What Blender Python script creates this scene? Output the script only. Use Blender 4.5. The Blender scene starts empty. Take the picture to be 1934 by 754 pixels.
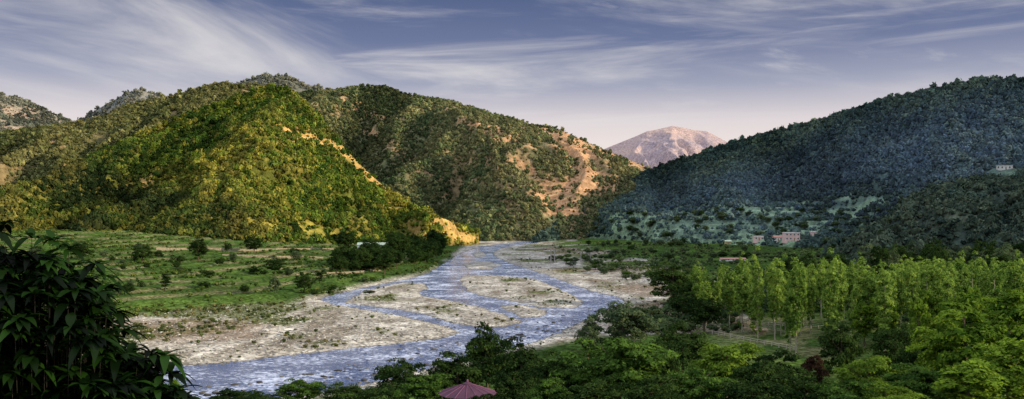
import bpy, math, random
import numpy as np
from mathutils import Vector
rng = np.random.default_rng(7); random.seed(7)
S = bpy.context.scene
COL = S.collection
F, CX, HY, CH = 1675.0, 967.0, 400.0, 36.0
def P(px, py, Y): return ((px-CX)/F*Y, Y, CH-(py-HY)/F*Y)

# ------------------------------------------------------------------ noise
def _h(i, j, s):
    n = (i*374761393 + j*668265263 + s*974634777) & 0xffffffff
    n = ((n ^ (n >> 13))*1274126177) & 0xffffffff
    return ((n ^ (n >> 16)) & 0xffff)/65535.0
def vn(x, y, s=0):
    x = np.asarray(x, float); y = np.asarray(y, float)
    xi = np.floor(x).astype(np.int64); yi = np.floor(y).astype(np.int64)
    u = x-xi; v = y-yi; u = u*u*(3-2*u); v = v*v*(3-2*v)
    a = _h(xi, yi, s); b = _h(xi+1, yi, s); c = _h(xi, yi+1, s); d = _h(xi+1, yi+1, s)
    return (a*(1-u)+b*u)*(1-v)+(c*(1-u)+d*u)*v
def fbm(x, y, o=4, s=0):
    t = 0; a = 1; n = 0
    for k in range(o):
        t = t+a*(vn(x*2**k+k*17.3, y*2**k-k*9.1, s+k)*2-1); n += a; a *= .5
    return t/n
def sst(a, b, x):
    t = np.clip((x-a)/(b-a), 0, 1); return t*t*(3-2*t)

# ------------------------------------------------------------------ polygons
def G0(p, z=0.0):
    Y = (CH-z)*F/(p[1]-HY); return ((p[0]-CX)/F*Y, Y)
def sdf(poly, x, y):       # positive inside
    P_ = np.array(poly, float); x = np.asarray(x, float); y = np.asarray(y, float)
    sh = x.shape; x = x.ravel(); y = y.ravel()
    d = np.full(x.shape, 1e18); ins = np.zeros(x.shape, bool)
    n = len(P_)
    for i in range(n):
        ax, ay = P_[i]; bx, by = P_[(i+1) % n]
        ex, ey = bx-ax, by-ay; wx, wy = x-ax, y-ay
        t = np.clip((wx*ex+wy*ey)/(ex*ex+ey*ey+1e-9), 0, 1)
        d = np.minimum(d, (wx-ex*t)**2+(wy-ey*t)**2)
        c = ((ay > y) != (by > y))
        if abs(ey) > 1e-9: ins ^= c & (x < ex*(y-ay)/ey+ax)
    return (np.where(ins, 1, -1)*np.sqrt(d)).reshape(sh)
outer = [(1012,455),(960,459),(905,466),(872,478),(845,492),(822,508),(790,522),(740,533),(680,545),(630,556),(600,566),(625,574),(690,586),(760,598),(830,614),(868,628),(830,640),(760,648),(640,661),(520,674),(420,686),(330,692),(250,702),(100,725),(-100,755),(-300,790),(-300,860),(-100,820),(380,758),(540,750),(640,738),(720,719),(800,699),(900,675),(1000,648),(1060,627),(1110,602),(1150,582),(1182,570),(1165,561),(1120,551),(1075,536),(1035,520),(995,508),(962,497),(938,487),(930,478),(945,469),(980,463),(1015,460)]
bars = [[(648,572),(690,549),(760,534),(800,536),(812,545),(790,552),(800,560),(850,568),(900,579),(950,594),(985,608),(960,617),(900,619),(860,612),(800,594),(740,584)],
        [(865,528),(880,521),(940,521),(1010,527),(1050,543),(1085,558),(1105,573),(1085,583),(1020,581),(960,569),(910,560),(880,548)],
        [(940,577),(985,576),(1035,587),(1022,599),(985,600)],
        [(870,498),(920,493),(950,501),(925,509),(885,508)],
        [(890,479),(912,475),(920,483),(902,488)]]
outW = [G0(p) for p in outer]; barW = [[G0(p) for p in b] for b in bars]
mead = [(868,474),(838,500),(800,516),(740,527),(680,539),(610,557),(560,571),(430,576),(330,588),(230,604),(100,615),(-300,640)]
meadW = [G0(p, 1) for p in mead]+[(-1200,250),(-1200,1200),(-60,1200)]
rland = [(1020,462),(1060,480),(1120,502),(1180,522),(1235,540),(1268,562),(1210,588),(1150,612),(1090,640)]
rlandW = [(40,1300)]+[G0(p, 1) for p in rland]+[(20,120),(1500,120),(1500,1300)]
nland = [(-500,862),(380,764),(540,757),(650,744),(730,726),(810,706),(910,682),(1010,656),(1090,640)]
nlandW = [G0(p) for p in nland]+[(1200,230),(1200,-30),(-1200,-30),(-1200,130)]
def water_sd(x, y):    # >0 on land
    w = sdf(outW, x, y)
    for b in barW: w = np.minimum(w, -sdf(b, x, y))
    return -w
def ground_full(x, y):
    x = np.asarray(x, float); y = np.asarray(y, float)
    w = water_sd(x+1.6*fbm(x/7, y/9, 3, 3), y+2.0*fbm(x/8, y/8, 3, 4))
    z = np.clip(w*0.11, -1.5, 0.75+0.35*fbm(x/14, y/18, 3, 8))
    z = np.where(w > 2, z+0.12*np.clip((w-2)/4, 0, 1)*fbm(x/3, y/3, 2, 9), z)
    dm = sdf(meadW, x+3*fbm(x/16, y/16, 3, 21), y+4*fbm(x/16, y/16, 3, 22)); dr = sdf(rlandW, x+3*fbm(x/12, y/12, 3, 23), y); dn = sdf(nlandW, x, y)
    q = np.clip(dm, 0, 240)*0.088
    st = 1.3; k = np.floor(q/st); fr = q/st-k
    qt = (k+sst(0.72, 1.0, fr))*st*0.8+q*0.2
    zm = np.where(dm > 0, 0.5+1.1*sst(0, 4, dm)+qt+0.4*fbm(x/22, y/22, 3, 11)*sst(0, 20, dm), -9)
    zr = np.where(dr > 0, 0.4+0.8*sst(0, 5, dr)+np.clip(dr, 0, 400)*0.018+0.35*fbm(x/20, y/20, 3, 12), -9)
    nz = np.maximum(0.6, 31-0.19*y)
    zn = np.where(dn > 0, np.minimum(nz, 0.3+dn*0.45), -9)
    land = w > -0.3
    z = np.where(land, np.maximum(np.maximum(z, zm), np.maximum(zr, zn)), z)
    return z, w, dm, dr, dn
def ground(x, y): return ground_full(x, y)[0]

# ------------------------------------------------------------------ hills
class Hill:
    def __init__(s, pts, k, amp, fx, fy, seed, back=.5, lower=0, terr=0):
        a = np.array(pts, float); s.a = a; s.k = k; s.amp = amp; s.fx = fx; s.fy = fy; s.seed = seed; s.back = back; s.terr = terr
        gx = (a[:,0]-CX)/F*a[:,3]
        s.zb = np.where(a[:,3] < 1250, ground(gx, a[:,3]), 0)-3
        s.zc = CH-(a[:,1]-HY)/F*a[:,2]-lower
    def par(s, px):
        i = lambda c: np.interp(px, s.a[:,0], c)
        return i(s.a[:,2]), i(s.a[:,3]), i(s.zc), i(s.zb)
    def ridge(s, px, Y):
        x = (px-CX)/F*Y
        wx = x+30*fbm(x/90, Y/90, 2, s.seed+5)
        return 1-2*np.abs(fbm(wx/s.fx, Y/s.fy, 4, s.seed))-0.55
    def z(s, px, Y):
        c, b, zc, zb = s.par(px)
        t = (Y-b)/(c-b); tc = np.clip(t, 0, 1)
        pr = tc**s.k
        x = (px-CX)/F*Y
        r = s.ridge(px, Y)
        env = np.clip(tc*(1.0-tc)*4, 0, 1)*np.clip(1.35-tc, 0, 1)
        zz = zb+(zc-zb)*pr+s.amp*env*r
        if s.terr:      # cultivated terraces on the gentle foot of the hill
            h = 4.5; zq = zz+1.5*fbm(x/60, Y/60, 3, s.seed+8); k = np.floor(zq/h); fr = zq/h-k
            zt = (k+sst(.72, 1, fr))*h+zz-zq; m = 1-sst(30, 50, zz); zz = zz*(1-m)+zt*m
        zz = np.where(t > 1, zc-(Y-c)*s.back, zz)
        zz = np.where(t < 0, zb-5+(Y-b)*.5, zz)
        zz = np.where((px < s.a[0,0]) | (px > s.a[-1,0]), -50, zz)
        return zz
def T(l, c, b): return [(p, y, c, b) for p, y in l]
HA = Hill([(-500,420,650,480),(-200,400,690,520),(0,372,750,580),(100,335,800,600),(180,290,850,620),(260,255,890,630),(330,225,930,640),(420,190,970,650),(470,172,990,655),(515,160,1000,665),(545,168,1000,680),(580,195,990,695),(620,238,985,715),(660,285,980,740),(700,325,975,760),(740,360,970,790),(780,385,965,815),(820,410,960,840),(860,440,965,890),(885,458,975,930),(905,470,985,960)], .92, 50, 70, 240, 31, lower=3)
HB = Hill(T([(-600,280),(-150,262),(0,246),(100,234),(165,226),(230,201),(300,183),(380,162),(430,152),(480,157),(515,165),(560,195),(600,245),(650,310),(700,370)],1250,950), .9, 52, 95, 280, 41, lower=5)
HC = Hill([(300,260,1750,1250),(450,205,1750,1200),(560,172,1750,1150),(630,166,1750,1120),(680,158,1740,1100),(720,157,1720,1090),(760,170,1700,1080),(800,178,1690,1070),(860,190,1670,1060),(930,212,1640,1060),(1000,228,1600,1070),(1060,240,1560,1090),(1100,258,1540,1110),(1130,272,1520,1120),(1160,285,1510,1130),(1200,300,1500,1150),(1225,312,1500,1170),(1300,350,1500,1200),(1400,420,1500,1250)], .85, 120, 140, 560, 57, lower=6)
HD = Hill(T([(330,230),(430,160),(460,147),(500,134),(540,140),(570,150),(640,170),(720,200)],2300,1800), .9, 40, 150, 400, 61, lower=9)
HE = Hill(T([(-300,150),(0,172),(50,187),(100,210),(130,224),(200,255)],2600,1900), .9, 60, 200, 500, 71, lower=7)
HE2 = Hill(T([(100,260),(150,228),(190,200),(240,173),(270,168),(300,176),(360,205),(420,240)],2300,1750), .9, 40, 180, 450, 81, lower=4)
HF = Hill(T([(1040,330),(1100,300),(1145,280),(1175,268),(1200,258),(1222,248),(1240,245),(1262,240),(1270,238),(1290,241),(1310,246),(1335,248),(1362,262),(1420,296),(1500,340)],5000,3600), .9, 170, 240, 1000, 91)
HG = Hill([(1000,462,1010,985),(1015,440,1050,985),(1050,416,1120,960),(1085,400,1200,940),(1100,386,1230,930),(1140,365,1260,910),(1180,345,1280,880),(1220,320,1280,860),(1260,305,1270,840),(1320,285,1250,810),(1380,265,1220,790),(1440,248,1190,770),(1500,235,1160,740),(1560,218,1130,710),(1620,200,1100,690),(1680,180,1080,660),(1740,168,1060,640),(1800,152,1040,620),(1860,145,1020,600),(1934,142,1000,580),(2100,115,950,520),(2500,90,850,430),(3000,60,700,330)], 1.6, 34, 100, 280, 101, lower=5, terr=1)
HH = Hill([(1560,484,540,470),(1590,470,560,470),(1630,443,590,470),(1670,408,610,475),(1710,374,630,480),(1765,348,640,480),(1850,332,650,480),(1934,320,650,470),(2100,300,650,450),(2500,280,600,400)], .95, 34, 45, 150, 111, lower=4)
HILLS = [HA, HB, HC, HD, HE, HE2, HF, HG, HH]
def height(px, Y, gr=True):
    px = np.asarray(px, float)+0*Y
    h = ground((px-CX)/F*Y, Y)
    for q in HILLS: h = np.maximum(h, q.z(px, Y))
    return h
def hit(px, py):
    Ys = np.geomspace(70, 4000, 2500)
    zr = CH-(py-HY)/F*Ys
    i = np.argmax(height(px, Ys) >= zr)
    Y = Ys[i]; return ((px-CX)/F*Y, Y, float(height(px, np.array([Y]))[0]))

# ------------------------------------------------------------------ meshes
def np_mesh(name, V, tris=None, quads=None, col=None, tint=None):
    me = bpy.data.meshes.new(name)
    V = np.ascontiguousarray(V, np.float32)
    me.vertices.add(len(V)); me.vertices.foreach_set('co', V.ravel())
    L = []; st = []; o = 0
    for A in (tris, quads):
        if A is not None and len(A):
            A = np.asarray(A, np.int32); L.append(A.ravel()); k = A.shape[1]
            st.append(o+np.arange(len(A), dtype=np.int32)*k); o += A.size
    L = np.concatenate(L); st = np.concatenate(st).astype(np.int32)
    me.loops.add(len(L)); me.loops.foreach_set('vertex_index', L)
    me.polygons.add(len(st)); me.polygons.foreach_set('loop_start', st)
    if col is not None:
        at = me.attributes.new('Col', 'FLOAT_COLOR', 'POINT')
        c4 = np.ones((len(V), 4), np.float32); c4[:,:3] = col; at.data.foreach_set('color', c4.ravel())
    if tint is not None:
        at = me.attributes.new('tint', 'FLOAT', 'POINT'); at.data.foreach_set('value', np.asarray(tint, np.float32))
    me.update(calc_edges=True)
    return me
def link(name, me, mat=None, parent=None):
    o = bpy.data.objects.new(name, me); COL.objects.link(o)
    if mat and me and not me.materials: me.materials.append(mat)
    if parent: o.parent = parent
    return o
def tag(o, label=None, cat=None, group=None, kind=None):
    if label: o['label'] = label
    if cat: o['category'] = cat
    if group: o['group'] = group
    if kind: o['kind'] = kind
    return o
def empty(name, loc, rz=0.0):
    o = bpy.data.objects.new(name, None); COL.objects.link(o); o.location = loc; o.rotation_euler = (0,0,rz); o.empty_display_size = .3
    return o
class MB:
    def __init__(s): s.v = []; s.f = []
    def box(s, x0, x1, y0, y1, z0, z1):
        b = len(s.v); s.v += [(x,y,z) for z in (z0,z1) for x,y in ((x0,y0),(x1,y0),(x1,y1),(x0,y1))]
        s.f += [tuple(b+i for i in q) for q in ((3,2,1,0),(4,5,6,7),(0,1,5,4),(1,2,6,5),(2,3,7,6),(3,0,4,7))]; return s
    def tube(s, path, rad, n=7):
        b = len(s.v)
        for i, (p, r) in enumerate(zip(path, rad)):
            a = Vector(path[min(i+1, len(path)-1)])-Vector(path[max(i-1, 0)]); a.normalize()
            u = a.cross(Vector((0.31,.95,0.02))); u.normalize(); w = a.cross(u)
            for k in range(n):
                th = 2*math.pi*k/n; q = Vector(p)+(u*math.cos(th)+w*math.sin(th))*r; s.v.append(tuple(q))
        for i in range(len(path)-1):
            for k in range(n):
                s.f.append((b+i*n+k, b+i*n+(k+1)%n, b+(i+1)*n+(k+1)%n, b+(i+1)*n+k))
        s.f.append(tuple(b+(len(path)-1)*n+k for k in range(n))); return s
    def mesh(s, name):
        me = bpy.data.meshes.new(name); me.from_pydata(s.v, [], s.f); me.update(); return me
    def build(s, name, mat, parent=None): return link(name, s.mesh(name), mat, parent)

# ------------------------------------------------------------------ materials
def newmat(name):
    m = bpy.data.materials.new(name); m.use_nodes = True; nt = m.node_tree; nt.nodes.clear()
    o = nt.nodes.new('ShaderNodeOutputMaterial'); return m, nt, o
def N(nt, t, **k):
    n = nt.nodes.new(t)
    for a, b in k.items():
        if a.startswith('i_'):
            key = a[2:]; n.inputs[int(key) if key.isdigit() else key.replace('_', ' ')].default_value = b
        else: setattr(n, a, b)
    return n
def plain(name, c, rough=.8, var=.25, scale=2.0, metal=0):
    m, nt, o = newmat(name)
    p = N(nt, 'ShaderNodeBsdfPrincipled', i_Roughness=rough, i_Metallic=metal)
    g = N(nt, 'ShaderNodeNewGeometry'); no = N(nt, 'ShaderNodeTexNoise', i_Scale=scale, i_Detail=5.0)
    nt.links.new(g.outputs['Position'], no.inputs['Vector'])
    r = N(nt, 'ShaderNodeValToRGB'); r.color_ramp.elements[0].position = .3; r.color_ramp.elements[1].position = .7
    r.color_ramp.elements[0].color = tuple(x*(1-var) for x in c)+(1,); r.color_ramp.elements[1].color = tuple(min(1, x*(1+var)) for x in c)+(1,)
    nt.links.new(no.outputs['Fac'], r.inputs['Fac']); nt.links.new(r.outputs['Color'], p.inputs['Base Color']); nt.links.new(p.outputs[0], o.inputs[0])
    return m
def foliage(name, ca, cb, trans=.3, gloss=0.0):
    m, nt, o = newmat(name)
    at = N(nt, 'ShaderNodeAttribute', attribute_name='tint'); oi = N(nt, 'ShaderNodeObjectInfo')
    ad = N(nt, 'ShaderNodeMath', operation='MULTIPLY_ADD'); ad.inputs[1].default_value = .4; nt.links.new(oi.outputs['Random'], ad.inputs[0])
    sb = N(nt, 'ShaderNodeMath', operation='SUBTRACT'); sb.inputs[1].default_value = .2; nt.links.new(at.outputs['Fac'], sb.inputs[0]); nt.links.new(sb.outputs[0], ad.inputs[2])
    mx = N(nt, 'ShaderNodeMix', data_type='RGBA'); mx.inputs['A'].default_value = ca+(1,); mx.inputs['B'].default_value = cb+(1,)
    nt.links.new(ad.outputs[0], mx.inputs['Factor'])
    d = N(nt, 'ShaderNodeBsdfDiffuse'); t = N(nt, 'ShaderNodeBsdfTranslucent'); ms = N(nt, 'ShaderNodeMixShader', i_0=trans)
    nt.links.new(mx.outputs['Result'], d.inputs['Color']); nt.links.new(mx.outputs['Result'], t.inputs['Color'])
    nt.links.new(d.outputs[0], ms.inputs[1]); nt.links.new(t.outputs[0], ms.inputs[2])
    last = ms
    if gloss:
        gl = N(nt, 'ShaderNodeBsdfGlossy', i_Roughness=.35); g2 = N(nt, 'ShaderNodeMixShader', i_0=gloss)
        nt.links.new(ms.outputs[0], g2.inputs[1]); nt.links.new(gl.outputs[0], g2.inputs[2]); last = g2
    nt.links.new(last.outputs[0], o.inputs[0]); return m
def vcol(name, sc1, sc2, lo=.65, hi=1.35, bump=0.0, vor=0.0):
    m, nt, o = newmat(name)
    at = N(nt, 'ShaderNodeAttribute', attribute_name='Col'); g = N(nt, 'ShaderNodeNewGeometry')
    n1 = N(nt, 'ShaderNodeTexNoise', i_Scale=sc1, i_Detail=8.0, i_Roughness=.65); nt.links.new(g.outputs['Position'], n1.inputs['Vector'])
    mr = N(nt, 'ShaderNodeMapRange'); mr.inputs[1].default_value = .3; mr.inputs[2].default_value = .7; mr.inputs[3].default_value = lo; mr.inputs[4].default_value = hi
    nt.links.new(n1.outputs['Fac'], mr.inputs[0])
    v = N(nt, 'ShaderNodeVectorMath', operation='SCALE'); nt.links.new(at.outputs['Color'], v.inputs[0]); nt.links.new(mr.outputs[0], v.inputs['Scale'])
    src = v
    if vor:
        vo = N(nt, 'ShaderNodeTexVoronoi', i_Scale=sc2); nt.links.new(g.outputs['Position'], vo.inputs['Vector'])
        m2 = N(nt, 'ShaderNodeMapRange'); m2.inputs[1].default_value = 0; m2.inputs[2].default_value = 1; m2.inputs[3].default_value = 1-vor; m2.inputs[4].default_value = 1+vor
        sp = N(nt, 'ShaderNodeSeparateColor'); nt.links.new(vo.outputs['Color'], sp.inputs[0]); nt.links.new(sp.outputs[0], m2.inputs[0])
        v2 = N(nt, 'ShaderNodeVectorMath', operation='SCALE'); nt.links.new(v.outputs[0], v2.inputs[0]); nt.links.new(m2.outputs[0], v2.inputs['Scale']); src = v2
    d = N(nt, 'ShaderNodeBsdfDiffuse', i_Roughness=.8); nt.links.new(src.outputs[0], d.inputs['Color'])
    if bump:
        b = N(nt, 'ShaderNodeBump', i_Strength=.8, i_Distance=bump); nt.links.new(n1.outputs['Fac'], b.inputs['Height']); nt.links.new(b.outputs[0], d.inputs['Normal'])
    nt.links.new(d.outputs[0], o.inputs[0]); return m
M_ground = vcol('earth', .45, 1.1, .5, 1.5, .8, .5)
M_hill = vcol('hillside', .09, .3, .5, 1.5, 6.0, .2)
M_forest = vcol('forest_leaf', .12, 1, .7, 1.3)
M_stone = vcol('river_stone', .8, 1, .7, 1.3)
M_bark = plain('bark', (.10,.075,.05), .9, .4, 3)
M_pale = plain('pale_bark', (.30,.27,.20), .9, .3, 2)

# ------------------------------------------------------------------ ground sheet
ys = np.concatenate([np.geomspace(.6, 150, 60)[:-1], F*CH/(np.arange(802, 445, -1.0)-HY), np.geomspace(1400, 14000, 24)])
pxs = np.concatenate([np.linspace(-6000,-1300,14)[:-1], np.linspace(-1300,-120,60)[:-1], np.arange(-120, 2060, 4.0), np.linspace(2060,3300,60)[1:], np.linspace(3300,8000,14)[1:]])
PX, YY = np.meshgrid(pxs, ys); XX = (PX-CX)/F*YY
gz, gw, gm, gr, gn = ground_full(XX, YY)
gz = np.where(YY > 1300, -4, gz)
def mix(a, b, t): return a*(1-t[...,None])+np.array(b)*t[...,None]
gc = np.zeros(XX.shape+(3,)); gc[:] = (.265,.25,.225)
n1 = fbm(XX/18, YY/26, 4, 201); n2 = fbm(XX/6, YY/7, 3, 202); n3 = fbm(XX/45, YY/45, 3, 203); n4 = fbm(XX/10, YY/24, 4, 204)
gc = mix(gc, (.42,.405,.375), sst(-.1, .4, n2))
gc = mix(gc, (.12,.10,.075), sst(.08, .42, n4)*sst(3, 9, gw)*.65)
gc = mix(gc, (.085,.105,.038), sst(-.06, .22, n1)*sst(3, 12, gw)*.85)
gc = mix(gc, (.15,.10,.065), sst(.08, .36, n3)*sst(5, 16, gw)*.55)
gc = mix(gc, (.11,.105,.10), 1-sst(-.4, 1.3, gw))
gcol = np.zeros_like(gc); gcol[:] = (.034,.066,.017)
gcol = mix(gcol, (.060,.106,.024), sst(-.1, .4, n1)); gcol = mix(gcol, (.10,.098,.044), sst(.3, .6, n2)*.25)
qq = np.clip(gm, 0, 240)*0.088/1.3; fr = qq-np.floor(qq)
gcol = mix(gcol, (.13,.125,.07), (sst(.66,.76,fr)*(1-sst(.93,1.0,fr)))*sst(-.35,.1,n1)*(gm > 20)*.85)
gcol = mix(gcol, (.080,.138,.029), (sst(.0,.1,fr)*(1-sst(.4,.6,fr)))*sst(-.2,.2,n3)*(gm > 12)*.6)
t = np.maximum(sst(-2, 5, gm), sst(0, 8, gn))
gc = gc*(1-t[...,None])+gcol*t[...,None]
tr = sst(0, 30, gr)*sst(-.35, .2, n1+.9*sst(25,75,gr)); gc = gc*(1-tr[...,None])+gcol*tr[...,None]
clear = np.exp(-(((PX-1500)/150)**2+((YY-245)/45)**2)**2)*.8
gc = mix(gc, (.17,.165,.085), clear*sst(-.5,.3,n2))
R, C = XX.shape
idx = np.arange(R*C).reshape(R, C)
quads = np.stack([idx[:-1,:-1], idx[:-1,1:], idx[1:,1:], idx[1:,:-1]], -1).reshape(-1, 4)
tag(link('ground', np_mesh('ground', np.stack([XX,YY,gz],-1).reshape(-1,3), None, quads, gc.reshape(-1,3)), M_ground), 'valley floor of pale gravel bars, meadow and river banks', 'ground', kind='structure')

# river surface
wm = MB(); wm.v = [(-330,110,0),(330,110,0),(330,1250,0),(-330,1250,0)]; wm.f = [(0,1,2,3)]
m, nt, o = newmat('river_water')
g = N(nt, 'ShaderNodeNewGeometry'); mp = N(nt, 'ShaderNodeMapping'); mp.inputs['Scale'].default_value = (.6,.8,1); mp.inputs['Rotation'].default_value = (0,0,.45)
nt.links.new(g.outputs['Position'], mp.inputs['Vector'])
n1 = N(nt, 'ShaderNodeTexNoise', i_Scale=1.0, i_Detail=7.0, i_Roughness=.70, i_Distortion=.8); nt.links.new(mp.outputs[0], n1.inputs['Vector'])
n2 = N(nt, 'ShaderNodeTexNoise', i_Scale=.07, i_Detail=4.0); nt.links.new(g.outputs['Position'], n2.inputs['Vector'])
bp = N(nt, 'ShaderNodeBump', i_Strength=1.0, i_Distance=.5); nt.links.new(n1.outputs['Fac'], bp.inputs['Height'])
ad = N(nt, 'ShaderNodeMath', operation='MULTIPLY_ADD'); ad.inputs[1].default_value = .55; nt.links.new(n2.outputs['Fac'], ad.inputs[0]); nt.links.new(n1.outputs['Fac'], ad.inputs[2])
mr = N(nt, 'ShaderNodeMapRange'); mr.inputs[1].default_value = .76; mr.inputs[2].default_value = .98; mr.inputs[4].default_value = .9; nt.links.new(ad.outputs[0], mr.inputs[0])
w = N(nt, 'ShaderNodeBsdfPrincipled', i_Roughness=.10); w.inputs['Base Color'].default_value = (.05,.085,.21,1); nt.links.new(bp.outputs[0], w.inputs['Normal'])
fo = N(nt, 'ShaderNodeBsdfDiffuse'); fo.inputs['Color'].default_value = (.66,.72,.88,1)
ms = N(nt, 'ShaderNodeMixShader'); nt.links.new(mr.outputs[0], ms.inputs[0]); nt.links.new(w.outputs[0], ms.inputs[1]); nt.links.new(fo.outputs[0], ms.inputs[2]); nt.links.new(ms.outputs[0], o.inputs[0])
tag(wm.build('river', m), 'shallow blue river braiding between gravel bars', 'river', kind='structure')

# ------------------------------------------------------------------ hill meshes + forests
def ell(px, py, L, seed=0):
    t = np.zeros(px.shape)
    dx = 20*fbm(px/30, py/22, 4, seed+300); dy = 15*fbm(px/28, py/20, 4, seed+301)
    for cx, cy, rx, ry, ang, wgt in L:
        a = math.radians(ang); u = (px+dx-cx); v = (py+dy-cy)
        U = (u*math.cos(a)+v*math.sin(a))/rx; V = (-u*math.sin(a)+v*math.cos(a))/ry
        t = np.maximum(t, wgt*(1-sst(.4, 1.35, np.sqrt(U*U+V*V))))
    return t
def soft(px, py, L):
    t = np.zeros(px.shape)
    for cx, cy, rx, ry, ang, wgt in L:
        a = math.radians(ang); u = px-cx; v = py-cy
        U = (u*math.cos(a)+v*math.sin(a))/rx; V = (-u*math.sin(a)+v*math.cos(a))/ry
        t = t+wgt*np.exp(-(U*U+V*V))
    return np.clip(t, 0, 1)
A_bare = [(575,256,75,16,12,1),(640,282,65,15,42,1),(690,324,55,17,45,1),(722,348,34,13,45,1),(800,372,48,17,28,1),(845,425,56,32,50,1),(870,450,40,16,10,1),(285,345,46,14,-10,.8),(795,440,50,13,40,.7),(250,235,60,9,-25,.4),(755,400,45,9,35,.7)]
A_grass = [(545,430,115,11,3,.9),(615,442,75,10,8,1),(480,417,60,9,0,.8),(650,400,45,9,20,.5),(500,395,35,8,0,.5),(430,330,35,10,20,.4),(520,200,40,9,30,.5)]
C_bare = [(1070,266,110,20,22,1),(1095,290,55,13,15,1),(1085,353,90,23,5,1),(1050,380,60,18,10,1),(800,200,55,8,10,.75),(690,215,55,8,15,.75),(700,245,50,8,30,.75),(905,240,50,9,20,.8),(960,262,60,9,20,.85),(1175,300,80,15,25,1),(860,200,50,6,10,.6),(1075,402,44,12,0,1),(790,325,50,8,30,.6),(1000,320,70,8,20,.75),(760,290,60,7,35,.55),(650,190,50,6,10,.5),(900,300,70,7,15,.55),(1130,330,60,12,20,1),(840,370,36,7,30,.45),(940,350,60,7,10,.5)]
E_bare = [(40,215,80,12,10,.7),(20,240,60,9,5,.6),(90,225,40,8,20,.6)]
G_terr = [(1260,408,200,10,-2,1),(1420,402,180,9,0,1),(1330,427,200,9,0,1),(1560,418,110,12,-10,1),(1620,393,105,12,-15,.9),(1480,442,150,10,0,1),(1200,442,110,9,0,1),(1330,457,190,8,0,1),(1500,384,140,8,-6,.85),(1740,352,65,8,-20,.6),(1380,386,170,6,-3,.8)]
G_low = [(1370,425,370,48,-3,.82),(1600,402,130,40,-15,.78)]
H_bare = [(1840,360,70,8,-5,.7),(1900,400,70,7,-5,.7),(1780,415,60,6,-8,.6)]
HOUSES = [(1497,456,30),(1470,457,16),(1434,457,18),(1538,447,10),(1376,462,11),(1900,322,36)]
G_clear = [(x, y+2, w_*.6+4, 7, 0, .9) for x, y, w_ in HOUSES]+[(1495,464,20,6,-20,.9),(1900,328,26,10,0,1)]
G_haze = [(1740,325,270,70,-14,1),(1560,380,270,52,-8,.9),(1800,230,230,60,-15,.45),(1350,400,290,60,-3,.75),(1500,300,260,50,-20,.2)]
G_foot_haze = [(1360,422,360,52,-3,1),(1600,402,140,42,-12,.9)]
def hill_obj(h, label, p0, p1, base, alt, barecol, bare, seed, rows=90, step=5.0, haze=None, hazecol=(.17,.25,.36), grass=None):
    px = np.arange(p0, p1+step, step); tt = np.concatenate([np.linspace(-.12, 1, rows), [1.08,1.2,1.5,2.0]])
    A, Tt = np.meshgrid(px, tt); c, b, zc, zb = h.par(A); Y = b+(c-b)*Tt
    Z = h.z(A, Y); X = (A-CX)/F*Y; PYY = HY-(Z-CH)/Y*F
    n = fbm(X/40, Y/40, 4, seed); n2 = fbm(X/15, Y/15, 3, seed+2)
    col = np.zeros(X.shape+(3,)); col[:] = base; col = mix(col, alt, sst(-.2,.4,n+.6*h.ridge(A, Y)))
    if bare:
        bm = ell(A, PYY, bare, seed); col = mix(col, barecol, bm*(.65+.35*sst(-.4,.3,n2)))
        col = mix(col, tuple(v*.5 for v in barecol), bm*sst(.05,.45,n2)*.6)
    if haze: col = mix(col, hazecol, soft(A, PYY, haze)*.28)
    if grass: col = mix(col, (.36,.32,.07), ell(A, PYY, grass, seed)*(.6+.4*sst(-.3,.3,n2)))
    r, cN = X.shape; idx = np.arange(r*cN).reshape(r, cN)
    q = np.stack([idx[:-1,:-1], idx[:-1,1:], idx[1:,1:], idx[1:,:-1]], -1).reshape(-1,4)
    return tag(link('hill', np_mesh('hill', np.stack([X,Y,Z],-1).reshape(-1,3), None, q, col.reshape(-1,3)), M_hill), label, 'hill', kind='structure')
hill_obj(HA, 'pyramid shaped sunlit hill rising over the left river bank', -500, 905, (.11,.125,.028), (.21,.185,.046), (.58,.38,.14), A_bare, 1, 140, 4, grass=A_grass)
hill_obj(HB, 'long olive green ridge behind the pyramid shaped hill', -600, 700, (.12,.12,.055), (.22,.17,.09), (.40,.26,.15), [(250,240,60,8,-20,.6),(120,265,70,8,-5,.6)], 2)
hill_obj(HC, 'broad wooded hill with orange rock scars above the gorge', 300, 1400, (.14,.155,.085), (.27,.21,.12), (.60,.36,.21), C_bare, 3, 150, 4)
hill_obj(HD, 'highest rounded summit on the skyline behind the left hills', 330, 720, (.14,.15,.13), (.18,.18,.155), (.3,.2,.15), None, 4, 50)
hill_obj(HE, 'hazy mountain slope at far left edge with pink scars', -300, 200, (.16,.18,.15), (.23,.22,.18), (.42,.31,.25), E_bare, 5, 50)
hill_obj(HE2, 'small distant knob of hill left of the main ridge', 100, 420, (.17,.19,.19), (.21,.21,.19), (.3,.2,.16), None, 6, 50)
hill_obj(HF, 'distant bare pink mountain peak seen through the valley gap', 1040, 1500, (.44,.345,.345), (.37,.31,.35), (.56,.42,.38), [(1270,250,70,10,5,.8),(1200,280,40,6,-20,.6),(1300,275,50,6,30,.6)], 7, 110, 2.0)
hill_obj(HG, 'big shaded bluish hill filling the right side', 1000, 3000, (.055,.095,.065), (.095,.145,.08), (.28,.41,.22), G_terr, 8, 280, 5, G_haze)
hill_obj(HH, 'low dark spur in front of the right hill', 1560, 2500, (.05,.075,.065), (.085,.115,.08), (.22,.27,.2), H_bare, 9, 90)
gx, gy = np.meshgrid(np.linspace(330, 1000, 70), np.linspace(-500, 720, 110))
prof = sst(330, 540, gx)*(1-.5*sst(620, 1000, gx))
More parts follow.
